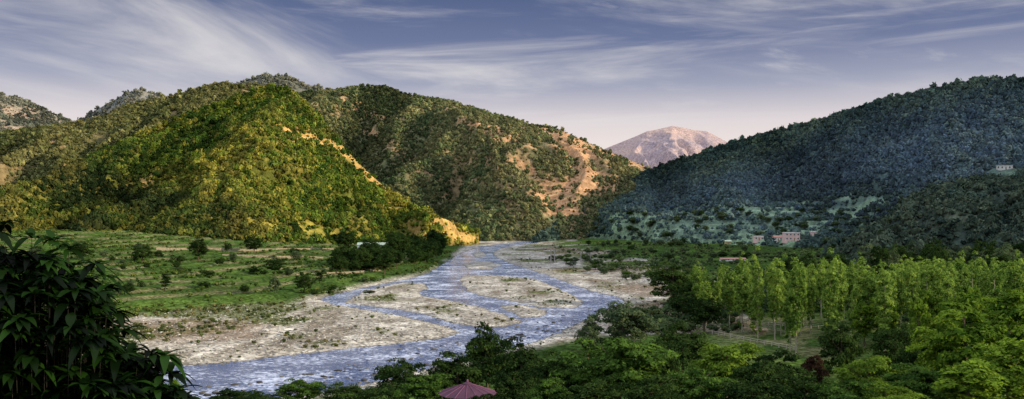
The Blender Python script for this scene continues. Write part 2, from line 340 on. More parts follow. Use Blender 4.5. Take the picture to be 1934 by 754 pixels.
rh = 45+180*sst(290, 440, gy)+12*fbm(gx/90, gy/90, 3, 77)  # unseen ridge, shaped to shade the valley yet leave the poplars sunlit
gzz = prof*rh-6+0*gx
edge = (gx-.577*gy*1.12)
gzz = gzz*sst(40, 170, edge)-4
idx = np.arange(gx.size).reshape(gx.shape)
q = np.stack([idx[:-1,:-1], idx[:-1,1:], idx[1:,1:], idx[1:,:-1]], -1).reshape(-1,4)
cc = np.zeros((gx.size,3)); cc[:] = (.05,.06,.04)
tag(link('hill', np_mesh('hill', np.stack([gx,gy,gzz],-1).reshape(-1,3), None, q, cc), M_hill), 'unseen ridge added at the right to shade the valley floor', 'hill', kind='structure')

# ---- forest prototypes (numpy)
def ico(n):
    import bmesh
    bm = bmesh.new(); bmesh.ops.create_icosphere(bm, subdivisions=n, radius=1)
    v = np.array([x.co[:] for x in bm.verts]); f = np.array([[y.index for y in x.verts] for x in bm.faces]); bm.free(); return v, f
IV, IF = ico(2); IV1, IF1 = ico(1)
def unit(a): return a/np.linalg.norm(a, axis=-1, keepdims=True)
def cards(pos, nrm, l, w, r):
    n = len(pos); nrm = unit(nrm); t = unit(np.cross(nrm, r.normal(size=(n,3)))); b = np.cross(nrm, t)
    l = np.broadcast_to(l, n)[:,None]; w = np.broadcast_to(w, n)[:,None]
    V = np.stack([pos-t*l, pos+b*w-nrm*w*.3, pos+t*l, pos-b*w-nrm*w*.3], 1).reshape(-1,3)
    return V, np.arange(n*4).reshape(n,4)
def proto(seed, nc, fine=True, tall=.85, cs=1.0):
    r = np.random.default_rng(seed); V = []; TR = []; sh = []
    iv, if_ = (IV, IF) if fine else (IV1, IF1)
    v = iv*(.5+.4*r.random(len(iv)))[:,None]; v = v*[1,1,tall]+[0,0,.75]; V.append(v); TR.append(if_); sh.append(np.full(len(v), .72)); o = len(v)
    d = unit(r.normal(size=(nc,3))); d[:,2] = np.abs(d[:,2])*1.0-.25
    lump = 1+.32*np.sin(d[:,:1]*4+seed)*np.cos(d[:,1:2]*3+seed)
    pos = d*(.6+.55*r.random((nc,1)))*lump*[1,1,tall]+[0,0,.75]
    cv, cq = cards(pos, d+r.normal(size=(nc,3))*.45+[0,0,.3], (.24+.2*r.random(nc))*cs, (.16+.12*r.random(nc))*cs, r)
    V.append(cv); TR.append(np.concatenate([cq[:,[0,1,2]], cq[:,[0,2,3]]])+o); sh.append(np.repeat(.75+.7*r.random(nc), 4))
    return np.concatenate(V), np.concatenate(TR), np.concatenate(sh)
def scatter_mesh(pos, rad, col, protos, r, zs=None):
    n = len(pos); pi = r.integers(0, len(protos), n); VS = []; TS = []; CS = []; o = 0
    for k, (pv, pt, sh) in enumerate(protos):
        I = np.nonzero(pi == k)[0]
        if not len(I): continue
        a = r.random(len(I))*2*np.pi; c, s = np.cos(a), np.sin(a)
        x = pv[None,:,0]*c[:,None]-pv[None,:,1]*s[:,None]; y = pv[None,:,0]*s[:,None]+pv[None,:,1]*c[:,None]
        zz = (1 if zs is None else zs[I][:,None])*pv[None,:,2]+0*x
        v = np.stack([x,y,zz], -1)*rad[I][:,None,None]+pos[I][:,None,:]
        VS.append(v.reshape(-1,3)); CS.append((col[I][:,None,:]*sh[None,:,None]).reshape(-1,3))
        TS.append((pt[None]+(np.arange(len(I))*len(pv))[:,None,None]).reshape(-1,3)+o); o += len(I)*len(pv)
    return np.concatenate(VS), np.concatenate(TS), np.concatenate(CS)
PR_near = [proto(s, 28, False, .95, 1.05) for s in range(9)]
PR_far = [proto(s+20, 15, False, 1.0, 1.25) for s in range(7)]
def forest(h, label, n, rad, colfn, bare, seed, protos, occl=(), p0=-60, p1=2000, clr=None, bw=.93, dlo=.06, dk=1.5, dry=(.16,.14,.05)):
    r = np.random.default_rng(seed)
    a = h.a; lo = max(p0, a[0,0]); hi = min(p1, a[-1,0]); bmin = a[:,3].min(); cmax = a[:,2].max()
    Y = np.sqrt(r.random(n*4)*(cmax**2*1.03-bmin**2)+bmin**2); px = lo+(hi-lo)*r.random(n*4)
    c, b, zc, zb = h.par(px); ok = (Y > b-2) & (Y < b+(c-b)*1.02); px, Y = px[ok], Y[ok]
    Z = h.z(px, Y); X = (px-CX)/F*Y; PYY = HY-(Z-CH)/Y*F
    gzv = np.where(Y < 1250, ground(X, Y), -5)
    ok = Z > gzv-.5
    for q in occl:
        qc, qb, qzc, _ = q.par(px); cy = HY-(qzc-CH)/qc*F
        ok &= ~((PYY > cy+14) & (px > q.a[0,0]) & (px < q.a[-1,0]) & (Y > qc))
    if bare: ok &= r.random(len(px)) > ell(px, PYY, bare, 0)*bw
    if clr: ok &= r.random(len(px)) > soft(px, PYY, clr)*1.6
    rg = h.ridge(px, Y)
    dn_ = np.clip(.8+dk*fbm(X/26, Y/34, 4, seed+9)-.35*np.clip(rg, 0, 1), dlo, 1)
    ok &= r.random(len(px)) < dn_
    px, Y, X, Z, PYY, rg = [q[ok][:n] for q in (px, Y, X, Z, PYY, rg)]
    rr = rad*(.4+1.05*r.random(len(px))**2.8)
    col = colfn(px, PYY, X, Y, r)
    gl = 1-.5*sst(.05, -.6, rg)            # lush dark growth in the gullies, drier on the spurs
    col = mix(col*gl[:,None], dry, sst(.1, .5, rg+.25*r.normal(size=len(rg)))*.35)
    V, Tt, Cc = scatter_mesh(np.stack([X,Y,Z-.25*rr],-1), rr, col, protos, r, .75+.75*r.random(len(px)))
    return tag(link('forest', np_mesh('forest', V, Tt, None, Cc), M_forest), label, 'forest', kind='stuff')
def pal(cols, jit=.25):
    cols = np.array(cols)
    def f(px, py, X, Y, r):
        n = len(px); t = np.clip(.5+.9*fbm(X/60, Y/60, 3, 5)+.35*r.normal(size=n), 0, .999)*(len(cols)-1)
        i = t.astype(int); u = (t-i)[:,None]
        return (cols[i]*(1-u)+cols[i+1]*u)*(1+jit*r.normal(size=(n,1))).clip(.5, 1.6)
    return f
pa = pal([(.034,.070,.014),(.080,.135,.021),(.15,.20,.028),(.26,.24,.042)], .36)
pa_shade = pal([(.014,.027,.011),(.025,.043,.016),(.045,.062,.022)])
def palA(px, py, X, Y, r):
    c = pa(px, py, X, Y, r); d = soft(px, py, [(130,385,330,50,8,1),(60,310,260,80,-15,.6),(330,415,140,30,8,1),(230,370,170,60,10,.55),(50,415,200,40,0,1),(520,330,80,40,20,.25),(700,430,60,30,20,.3)])  # shadow over the lower left slope, put into the tree colours
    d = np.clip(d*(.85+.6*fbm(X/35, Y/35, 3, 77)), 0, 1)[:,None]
    return c*(1-d)+pa_shade(px, py, X, Y, r)*d
palB = pal([(.07,.09,.034),(.115,.132,.048),(.17,.17,.072)])
palC = pal([(.068,.105,.048),(.120,.155,.068),(.21,.21,.095)], .32)
palD = pal([(.13,.15,.13),(.175,.19,.155)])  # aerial haze over the skyline summit, put into its pale tint
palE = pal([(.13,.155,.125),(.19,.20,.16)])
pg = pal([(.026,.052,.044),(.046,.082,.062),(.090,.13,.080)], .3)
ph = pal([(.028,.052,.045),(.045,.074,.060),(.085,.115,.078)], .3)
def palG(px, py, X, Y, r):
    c = pg(px, py, X, Y, r); hz = soft(px, py, G_haze)*(.75+.25*r.random(len(px))); ft = soft(px, py, G_foot_haze)*r.random(len(px))
    c = mix(c, (.145,.215,.33), hz*.62); return mix(c, (.13,.215,.13), ft*.65)  # airborne haze over slope and foot, mixed into the tree colours
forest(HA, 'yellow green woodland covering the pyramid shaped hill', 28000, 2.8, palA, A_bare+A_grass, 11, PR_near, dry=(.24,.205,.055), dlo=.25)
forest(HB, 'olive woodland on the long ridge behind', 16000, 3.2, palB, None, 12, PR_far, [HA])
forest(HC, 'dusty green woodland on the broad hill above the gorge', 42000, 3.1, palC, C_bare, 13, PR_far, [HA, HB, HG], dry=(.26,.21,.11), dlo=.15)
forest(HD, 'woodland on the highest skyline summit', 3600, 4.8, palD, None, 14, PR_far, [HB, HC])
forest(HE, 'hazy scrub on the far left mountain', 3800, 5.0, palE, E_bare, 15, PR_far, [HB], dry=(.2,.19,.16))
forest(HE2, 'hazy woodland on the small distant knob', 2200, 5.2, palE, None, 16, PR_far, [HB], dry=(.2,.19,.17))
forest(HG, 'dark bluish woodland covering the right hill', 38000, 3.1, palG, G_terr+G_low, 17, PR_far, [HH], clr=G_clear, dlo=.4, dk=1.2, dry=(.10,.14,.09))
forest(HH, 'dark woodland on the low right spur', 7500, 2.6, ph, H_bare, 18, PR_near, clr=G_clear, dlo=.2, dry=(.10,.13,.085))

# ---- undergrowth, gravel scrub, stones (stuff)
def sample_px(n, p0, p1, y0, y1, r):
    px = p0+(p1-p0)*r.random(n); py = y0+(y1-y0)*r.random(n); Y = CH*F/(py-HY); return px, (px-CX)/F*Y, Y
PR_bush = [proto(s+40, 22, False, .7) for s in range(6)]
r = np.random.default_rng(99)
px, X, Y = sample_px(46000, -60, 900, 438, 640, r)
z, w_, dm, dr, dn = ground_full(X, Y)
d = fbm(X/25, Y/25, 3, 60); q_ = np.clip(dm, 0, 240)*.088/1.3; fr_ = q_-np.floor(q_)
ok = (dm > 1) & (r.random(len(X)) < np.clip(.34+1.1*d, .06, .9)*np.where((fr_ > .6) & (fr_ < .95), .3, 1)) & (Y < 900)
X, Y, z, dm = X[ok], Y[ok], z[ok], dm[ok]
rr = (.35+.9*r.random(len(X))**2.8)*(1+.3*r.random(len(X)))
cl = pal([(.028,.056,.014),(.048,.088,.018),(.075,.122,.026),(.105,.125,.036)])(X, Y, X, Y, r)
V, Tt, Cc = scatter_mesh(np.stack([X,Y,z-.15*rr],-1), rr, cl, PR_bush, r)
tag(link('undergrowth', np_mesh('undergrowth', V, Tt, None, Cc), M_forest), 'low green bushes and grass tussocks covering the left meadow', 'undergrowth', kind='stuff')
px, X, Y = sample_px(28000, 200, 1300, 462, 700, r)
z, w_, dm, dr, dn = ground_full(X, Y)
d = fbm(X/18, Y/26, 4, 201)
ok = (w_ > 3) & (dm < 2) & (dn < 2) & (r.random(len(X)) < np.clip(.10+1.4*d, .02, .75)+.25*(dr > 0))
X, Y, z = X[ok], Y[ok], z[ok]; rr = .2+.75*r.random(len(X))**3
cl = pal([(.05,.075,.026),(.09,.115,.036),(.14,.125,.055)])(X, Y, X, Y, r)
V, Tt, Cc = scatter_mesh(np.stack([X,Y,z-.1*rr],-1), rr, cl, PR_bush, r)
tag(link('undergrowth', np_mesh('undergrowth', V, Tt, None, Cc), M_forest), 'sparse olive scrub growing on the gravel bars', 'undergrowth', kind='stuff')
px, X, Y = sample_px(15000, 1040, 2000, 458, 640, r)
z, w_, dm, dr, dn = ground_full(X, Y)
ok = (dr > 6) & (r.random(len(X)) < np.clip(.4+.9*fbm(X/30, Y/30, 3, 62), .08, .9)) & ~((np.abs(px-1520) < 130) & (Y < 300)) & (Y < 950)
X, Y, z = X[ok], Y[ok], z[ok]; rr = .6+1.7*r.random(len(X))**2
cl = pal([(.045,.076,.034),(.076,.112,.046),(.115,.15,.056)])(X, Y, X, Y, r)
V, Tt, Cc = scatter_mesh(np.stack([X,Y,z-.15*rr],-1), rr, cl, PR_bush, r)
tag(link('undergrowth', np_mesh('undergrowth', V, Tt, None, Cc), M_forest), 'green bushes spread over the right river bank', 'undergrowth', kind='stuff')
def rockproto(s):
    q = np.random.default_rng(s); return IV*(.75+.4*q.random((len(IV),1)))*[1,.8,.55], IF, np.ones(len(IV))
PR_rock = [rockproto(s) for s in range(6)]
px, X, Y = sample_px(34000, 180, 1290, 462, 745, r)
z, w_, dm, dr, dn = ground_full(X, Y)
ok = (w_ > -2.5) & (dm < 1) & (dn < 2) & (r.random(len(X)) < np.where(w_ < 2.5, .8, .55))
X, Y, z, w_ = X[ok], Y[ok], z[ok], w_[ok]; rr = .12+.40*r.random(len(X))**3
g_ = (.13+.44*r.random((len(X),1))); g_ = np.where((w_ < .6)[:,None], g_*.4, g_); cl = g_*np.array([[1,.97,.91]])
V, Tt, Cc = scatter_mesh(np.stack([X,Y,np.maximum(z,-.12)+.05*rr],-1), rr, cl, PR_rock, r)
tag(link('river_stones', np_mesh('river_stones', V, Tt, None, Cc), M_stone), 'grey river cobbles strewn over the gravel bars and shallows', 'stones', kind='stuff')
cands = [(905,672),(1045,610),(1035,602),(1060,605),(1110,598),(1130,588)]
q = np.random.default_rng(5)
while len(cands) < 220:
    u = q.random(); bx = 380+740*u; by = 752-150*u**1.35+q.normal()*16; cands.append((bx, by))
bmesh_ = []
for k in range(5):
    v, f, _ = rockproto(100+k); bmesh_.append(np_mesh('boulder', v, f, None, np.full((len(v),3), .05+.02*k)*np.array([1,.97,.95])))
    bmesh_[-1].materials.append(M_stone)
cw = np.array([G0(c) for c in cands]); ww = water_sd(cw[:,0], cw[:,1])
for i, (x, y) in enumerate(cw):
    if ww[i] > .8: continue
    o = link('boulder', bmesh_[i % 5]); s_ = .3+.7*q.random()**2; o.location = (x,y,-.05*s_); o.scale = (s_*1.2, s_, s_); o.rotation_euler = (0,0,q.random()*6)
    tag(o, 'dark wet boulder breaking the rippled water of the near river', 'boulder', 'boulders in the near river')

# ------------------------------------------------------------------ tree prototypes
def crown_mesh(name, rx, rz, cz, nclump, nleaf, leaf, seed, flat=.6, crf=.3, inner=.5):
    r = np.random.default_rng(seed)
    d = unit(r.normal(size=(nclump,3))); rad = inner+(1-inner)*r.random((nclump,1))**.6
    lump = 1+.22*np.sin(d[:,:1]*3+seed)+.18*np.sin(d[:,1:2]*4+seed*2.1)
    c = d*rad*lump*[rx,rx,rz]+[0,0,cz]
    cr = rx*crf*(.6+.8*r.random(nclump))
    dd = unit(r.normal(size=(nclump,nleaf,3))); dd[...,2] = np.abs(dd[...,2])*1.1-.3
    pos = c[:,None]+dd*(cr[:,None,None]*(.45+.6*r.random((nclump,nleaf,1))))*[1,1,flat]
    nr = dd*.7+d[:,None]*.25+r.normal(size=dd.shape)*.45+[0,0,.45]
    ti = np.repeat(np.clip(.45+.24*r.normal(size=(nclump,1))+.2*r.normal(size=(nclump,nleaf)), 0, 1).ravel(), 4)
    n = nclump*nleaf
    V, q = cards(pos.reshape(-1,3), nr.reshape(-1,3), leaf*(.7+.6*r.random(n)), leaf*.55*(.7+.6*r.random(n)), r)
    return np_mesh(name, V, None, q, None, ti)
def trunk_mesh(name, h, r0, nl, spread, seed, first=.35, n=7):
    r = random.Random(seed); m = MB()
    path = [(0,0,-.8)]; x = y = 0
    for i in range(1, 7):
        x += r.uniform(-.15,.15)*h*.05; y += r.uniform(-.15,.15)*h*.05; path.append((x,y,h*i/6))
    m.tube(path, [r0*1.25]+[r0*(1-.14*i) for i in range(6)], n)
    for k in range(nl):
        t = first+(.95-first)*k/max(1, nl-1); z0 = h*t; a = k*2.4+r.uniform(-.4,.4); L = spread*(1.1-.5*t)*r.uniform(.7,1.1)
        bx, by = x*t, y*t
        m.tube([(bx,by,z0),(bx+math.cos(a)*L*.5,by+math.sin(a)*L*.5,z0+L*.35),(bx+math.cos(a)*L,by+math.sin(a)*L,z0+L*.8)], [r0*.45*(1.1-.6*t), r0*.3*(1.1-.6*t), r0*.08], 5)
    return m.mesh(name)
FOL = {'dark': foliage('dark_leaf', (.010,.023,.008), (.050,.090,.022)),
       'green': foliage('green_leaf', (.022,.052,.012), (.095,.175,.031)),
       'lime': foliage('lime_leaf', (.055,.105,.015), (.19,.295,.038), .4),
       'yellow': foliage('yellow_green_leaf', (.042,.095,.013), (.21,.325,.036), .4),
       'poplar': foliage('poplar_leaf', (.055,.125,.022), (.30,.43,.08), .42),
       'grey': foliage('grey_green_leaf', (.036,.062,.032), (.12,.165,.075)),
       'red': foliage('maroon_leaf', (.03,.018,.012), (.075,.042,.026))}
PROT = {}
def prot(kind):
    if kind in PROT: return PROT[kind]
    L = []
    for s in range(5):
        sd = s*13+len(PROT)*7+3
        if kind in ('poplar',):
            c = crown_mesh('crown', 1.9, 7.3-.3*s, 9.7+.2*s, 70+s*6, 40, .31, sd, 1.3, .36+.03*s, .2); t = trunk_mesh('trunk', 15.0, .16, 9, 1.5, sd, .3); mt = M_pale
        elif kind in ('yellow',):
            c = crown_mesh('crown', 3.4, 5.6, 8.2, 90, 60, .30, sd, .8, .3, .4); t = trunk_mesh('trunk', 12, .22, 9, 2.6, sd, .25); mt = M_bark
        elif kind == 'conifer':
            c = crown_mesh('crown', 2.2, 4.6, 6.0, 50, 30, .4, sd, .5, .35, .3); t = trunk_mesh('trunk', 10, .22, 7, 1.8, sd); mt = M_bark
        elif kind in ('green', 'lime', 'red'):
            c = crown_mesh('crown', 5.2, 4.2, 7.4, 105, 75, .31, sd, .5, .28, .4); t = trunk_mesh('trunk', 9.5, .30, 8, 4.0, sd); mt = M_bark
        else:
            c = crown_mesh('crown', 5.2, 4.8, 7.1, 100, 75, .31, sd, .75, .28, .4); t = trunk_mesh('trunk', 9.5, .32, 8, 4.0, sd); mt = M_bark
        c.materials.append(FOL.get(kind, FOL['dark'])); t.materials.append(mt); L.append((c, t))
    PROT[kind] = L; return L
DIM = {'poplar': (4.4, 17.2), 'yellow': (8.2, 14.2), 'conifer': (4.8, 11)}
TC = [0]
def tree(name, kind, x, y, z, w, h, label, group=None, cat='tree'):
    c, t = prot(kind)[TC[0] % 5]; TC[0] += 1
    dw, dh = DIM.get(kind, (12.0, 12.2))
    o = empty(name, (x,y,z), random.uniform(0, 6.28)); o.scale = (w/dw, w/dw, h/dh)
    link('trunk', t, None, o); link('crown', c, None, o)
    return tag(o, label, cat, group)
def tree_top(name, kind, px, ty, wpx, Y, label, group=None):
    x, y, zt = P(px, ty, Y); z = float(ground(np.array([x]), np.array([Y]))[0])
    return tree(name, kind, x, y, z, wpx*Y/F, max(3, zt-z), label, group, 'shrub' if name == 'shrub' else 'tree')
def tree_base(name, kind, px, by, wpx, hpx, label, group=None):
    x, y, z = hit(px, by); return tree(name, kind, x, y, z-.1, wpx*y/F, hpx*y/F, label, group, 'shrub' if 'shrub' in name else 'tree')

fg = [('broadleaf_tree','dark',920,620,105,168,'dark round tree standing tallest beside the near river bend'),
 ('broadleaf_tree','dark',865,668,125,142,'dark spreading tree just below the tall round riverside tree'),
 ('broadleaf_tree','dark',752,678,105,150,'airy dark tree overhanging the near river left of centre'),
 ('broadleaf_tree','green',806,702,110,108,'bright green feathery tree immediately left of the gazebo roof'),
 ('broadleaf_tree','green',572,714,95,150,'small green tree by the near river at bottom left of centre'),
 ('broadleaf_tree','dark',440,736,110,140,'low dark tree at bottom edge beside the drooping foreground leaves'),
 ('broadleaf_tree','dark',660,726,105,130,'low dark tree on the bottom edge left of the gazebo'),
 ('broadleaf_tree','dark',720,726,100,118,'dark tree at bottom edge between the airy tree and the feathery tree'),
 ('broadleaf_tree','dark',505,742,80,135,'lowest dark tree at bottom edge left of the small green river tree'),
 ('shrub','yellow',338,712,55,58,'small yellow green shrub at the right foot of the drooping foreground leaves'),
 ('broadleaf_tree','dark',985,650,115,145,'dark tree on the near bank right of the riverside bend'),
 ('broadleaf_tree','dark',1062,668,125,132,'dark tree between the river bend and the layered green tree'),
 ('broadleaf_tree','green',1170,626,200,125,'large layered bright green tree at bottom centre right'),
 ('broadleaf_tree','dark',1290,612,105,180,'dark rounded tree behind the layered green tree'),
 ('broadleaf_tree','lime',1372,640,150,140,'lime green spreading tree in front of the rail fence'),
 ('broadleaf_tree','dark',1255,652,100,132,'dark tree touching right side of the layered green tree'),
 ('broadleaf_tree','grey',1178,568,125,218,'grey green open tree standing alone at the river bank'),
 ('broadleaf_tree','grey',1110,606,52,212,'small grey green tree at the water edge beside the gravel'),
 ('broadleaf_tree','dark',1445,664,140,120,'dark tree below the rail fence of the clearing'),
 ('broadleaf_tree','green',1325,690,130,100,'green tree at bottom edge under the lime spreading tree'),
 ('small_tree','red',1533,664,55,150,'small maroon leaved tree at the edge of the clearing'),
 ('broadleaf_tree','dark',1590,608,85,172,'dark upright tree in front of the poplar trunks'),
 ('broadleaf_tree','lime',1640,662,130,112,'lime green young tree at lower right beneath the poplars'),
 ('broadleaf_tree','green',1730,685,130,100,'green tree at the bottom right between the lime trees'),
 ('tall_tree','yellow',1825,566,150,135,'tall yellow green tree at right of the poplar grove'),
 ('tall_tree','yellow',1905,528,140,150,'tallest yellow green tree at the right edge'),
 ('tall_tree','yellow',1770,618,100,142,'shorter yellow green tree beside the tall right hand trees'),
 ('tall_tree','yellow',1915,640,150,95,'nearest yellow green tree in the bottom right corner'),
 ('broadleaf_tree','green',1035,712,100,100,'green tree at bottom edge right of the gazebo'),
 ('broadleaf_tree','dark',970,700,100,112,'dark tree just above right of the gazebo roof'),
 ('broadleaf_tree','dark',1125,718,120,96,'dark tree at bottom edge below the layered green tree'),
 ('broadleaf_tree','dark',1230,712,120,96,'dark tree at bottom edge right of the layered green tree'),
 ('broadleaf_tree','dark',1420,712,140,92,'dark tree at bottom edge below the lime spreading tree'),
 ('broadleaf_tree','dark',1520,702,130,95,'dark tree at bottom edge below the maroon tree'),
 ('broadleaf_tree','green',1600,712,130,90,'green tree at bottom edge left of the yellow green trees'),
 ('broadleaf_tree','lime',1690,722,120,85,'lime tree at bottom edge near the right corner'),
 ('tall_tree','yellow',1830,672,150,92,'yellow green tree at bottom edge near the right corner'),
 ('broadleaf_tree','dark',1690,610,90,175,'dark tree under the right end of the poplar grove'),
 ('broadleaf_tree','dark',1740,640,90,150,'dark tree left of the shorter yellow green tree'),
 ('broadleaf_tree','dark',915,744,80,84,'dark bush topped tree overlapping the lower edge of the gazebo roof')]
for n_, k_, a_, b_, c_, d_, l_ in fg: tree_top(n_, k_, a_, b_, c_, d_, l_)
# poplar grove
q = random.Random(3); plist = []
tries = 0
while len(plist) < 240 and tries < 20000:
    tries += 1; px = q.uniform(1300, 1975); Y = q.uniform(204, 365); x = (px-CX)/F*Y
    fr0 = 240+22*math.sin(px*.021)+10*math.sin(px*.053)
    if px < 1650 and Y < fr0 and q.random() < .75: continue
    if px < 1400 and Y < 258: continue
    if all((x-a)**2+(Y-b)**2 > 2.8**2 for a, b in plist): plist.append((x, Y))
for x, Y in plist:
    px = CX+F*x/Y; ty = 486+abs(q.gauss(0, 24))+(14 if px < 1400 else 0)
    zt = CH-(ty-HY)/F*Y; z = float(ground(np.array([x]), np.array([Y]))[0])
    tree('poplar_tree', 'poplar', x, Y, z, q.uniform(2.6, 5.2), zt-z, 'slender pale trunked poplar with lime green crown in the right bank grove', 'poplars in the right bank grove')
for i in range(16):
    px = q.uniform(1600, 1950); Y = q.uniform(175, 230)
    tree_top('tall_tree', 'yellow', px, 548+q.uniform(-14, 46), q.uniform(38, 64), Y, 'bushy yellow green tree mixed among the front of the poplar grove', 'bushy trees in front of the poplars')
for i, (px, ty, w, Y) in enumerate([(1272,498,95,335),(1325,520,70,300),(1290,545,60,280),(1330,560,70,250)]):
    tree_top('broadleaf_tree', 'dark', px, ty, w, Y, ['big dark tree at the left end of the poplar grove','dark tree half hidden at the left of the poplar grove','smaller dark tree below the big one left of the grove','lowest dark tree in front of the left end of the grove'][i])
q = random.Random(8)
for i in range(46):
    px = q.uniform(1480, 1960); Y = q.uniform(370, 520); ty = 474+q.uniform(-10, 16)-(10 if px > 1620 else 0)+(px<1600)*12
    tree_top('broadleaf_tree', 'grey' if q.random() < .4 else 'dark', px, ty, q.uniform(32, 62), Y, 'dark bushy tree in the belt of trees behind the poplar grove', 'tree belt behind the poplar grove')
for i in range(170):
    px = q.uniform(1110, 1680); by = q.choice([408, 420, 433, 446, 462, 476, 488])+q.uniform(-3, 3)-(px-1400)*.012
    if any(abs(px-hx) < hw*.5+9 and -2 < by-hy < 22 for hx, hy, hw in HOUSES): continue
    tree_base('broadleaf_tree', 'grey' if q.random() < .75 else 'dark', px, by, q.uniform(10, 21), q.uniform(7, 13), 'small bluish green tree scattered on the terraced slope around the far houses', 'trees scattered around the far houses')
lm = [(650,476,44,42,'dark','large dark tree beside the pale roofed building'),(375,492,42,42,'dark','dark rounded tree on the upper meadow terrace'),(270,497,40,36,'dark','dark bushy tree on left part of the upper meadow'),(480,479,34,34,'dark','dark tree on the terrace wall between the meadow trees'),(430,478,16,20,'dark','smallest dark tree standing on the terrace wall'),(575,553,42,36,'dark','dark round tree low on the meadow above the gravel'),(520,556,22,34,'grey','thin stemmed small tree in the lower meadow'),(520,520,38,34,'dark','dark spreading tree in the middle of the meadow'),(312,550,22,36,'conifer','dark pointed conifer standing in the left meadow'),(604,536,22,28,'conifer','small pointed conifer near the middle of the meadow'),(240,556,28,20,'dark','low dark tree in the meadow beside the foreground leaves'),(150,490,50,32,'dark','dark tree at the foot of the hill far left')]
for px, by, w, h, k, l in lm: tree_base('meadow_tree', k, px, by, w, h, l)
q = random.Random(12)
for i in range(64):
    u = q.random()**.8; px = 630+206*u; by = 530-16*u-34*q.random()-(6*u)-(8 if u > .5 else 0)
    tree_base('riverside_tree', 'dark', px, by, q.uniform(22, 44), q.uniform(20, 44), 'dark dense tree in the riverside thicket at the meadow point', 'riverside thicket at the meadow point')
for i in range(44):
    px = q.uniform(60, 720); by = q.uniform(456, 560)
    tree_base('meadow_shrub', 'grey' if q.random() < .4 else 'dark', px, by, q.uniform(12, 26), q.uniform(8, 17), 'low dark shrub dotted across the left meadow', 'shrubs dotted across the left meadow')
for i in range(30):
    px = q.uniform(1040, 1250); by = 492+(px-1040)*.22+q.uniform(-14, 6)
    tree_base('bank_shrub', 'green' if q.random() < .5 else 'grey', px, by, q.uniform(12, 26), q.uniform(7, 13), 'low green shrub on the pale gravel of the right bank', 'shrubs on the right gravel bank')

# ------------------------------------------------------------------ foreground leafy tree (left)
r = np.random.default_rng(21)
SS = np.linspace(0, 1, 7); WW = np.sin(np.pi*SS**.8)**.9*.5; WW[0] = .04; WW[-1] = 0.0
ctr = np.array(P(40, 745, 7.6)); VS = []; QS = []; TI = []; o_ = 0; tips = []
sil = [(0,458),(30,472),(60,452),(90,460),(115,486),(140,486),(165,530),(185,530),(200,592),(215,598),(232,654),(255,652),(275,705),(298,698),(316,740),(330,775)]
sx = [s[0] for s in sil]; sy = [s[1] for s in sil]
att = 0
while len(tips) < 1450 and att < 40000:
    att += 1; px = r.uniform(-90, 335); py = r.uniform(440, 860) if len(tips) < 900 else r.uniform(690, 880)
    lim = np.interp(max(px, 0), sx, sy)+14+(abs(min(px, 0))*.1)
    if py < lim: continue
    Y = 7.4+r.uniform(-.8, 1.6)*math.sqrt(min(1, (py-lim+20)/150))
    tips.append(np.array(P(px, py, Y)))
for tp in [P(8,425,7.2), P(-12,440,7.0), P(300,690,7.3), P(285,668,7.2), P(215,590,7.6), P(195,522,7.5), P(335,738,7.0), P(350,752,7.1), P(178,500,7.3), P(100,455,7.4), P(60,450,7.4), P(205,545,7.3), P(312,672,7.2), P(130,470,7.3), P(232,625,7.3), P(322,705,7.2)]: tips.append(np.array(tp))
for tp in tips:
    nl = r.integers(9, 15); ax = unit(np.array([tp[0]-ctr[0], tp[1]-ctr[1]-.4, .7]))
    tb = np.clip(.35+.33*r.normal(), 0, 1)
    for k in range(nl):
        az = k*2.4+r.uniform(-.3,.3); el_ = r.uniform(-.25, .7)
        d = unit(np.array([math.cos(az)*math.cos(el_), math.sin(az)*math.cos(el_), math.sin(el_)])+ax*.35)
        L = r.uniform(.12, .25); W = L*r.uniform(.26,.36); droop = r.uniform(.3, .8)
        side = unit(np.cross(d, [0,0,1.])); up = np.cross(side, d)
        cen = tp+np.outer(SS*L, d)+np.outer(-(SS**2)*L*droop, [0,0,1.])
        fold = .25*W
        a = cen-np.outer(WW*W, side)+np.outer(WW*fold, up); b = cen+np.outer(WW*W, side)+np.outer(WW*fold, up)
        v = np.stack([a, cen, b], 1).reshape(-1,3); VS.append(v)
        for i in range(6):
            QS.append((o_+i*3, o_+i*3+1, o_+i*3+4, o_+i*3+3)); QS.append((o_+i*3+1, o_+i*3+2, o_+i*3+5, o_+i*3+4))
        TI.append(np.full(len(v), np.clip(tb+.22*r.normal(), 0, 1))); o_ += len(v)
base = np.array((-4.6, 8.3, 0.0)); base[2] = float(ground(np.array([base[0]]), np.array([base[1]]))[0])
root = empty('leafy_tree', tuple(base)); tag(root, 'near leafy tree with long drooping glossy dark green leaves at lower left', 'tree')
Vc = np.concatenate(VS)-base
lm_ = foliage('long_leaf', (.001,.003,.001), (.016,.049,.007), .18, .007)
link('crown', np_mesh('crown', Vc, None, np.array(QS), None, np.concatenate(TI)), lm_, root)
tm = MB(); fork = np.array((.1,-.1,3.6)); tm.tube([(0,0,-.5),(.05,0,1.8),tuple(fork)], [.13,.11,.08], 8)
hubs = []
for k in range(14):
    tp = tips[r.integers(0, len(tips))]-base; hb = fork*.55+tp*.45+np.array([0,.25,-.1]); hubs.append(hb); tm.tube([tuple(fork), tuple(hb)], [.04,.018], 5)
hubs = np.array(hubs)
for tp in tips:
    e = tp-base; hb = hubs[np.argmin(((hubs-e)**2).sum(1))]; mid = hb*.5+e*.5-np.array([0,-.05,.05]); tm.tube([tuple(hb), tuple(mid), tuple(e)], [.007,.005,.003], 4)
tm.build('trunk', plain('dark_bark', (.012,.011,.008), .9, .3, 8), root)

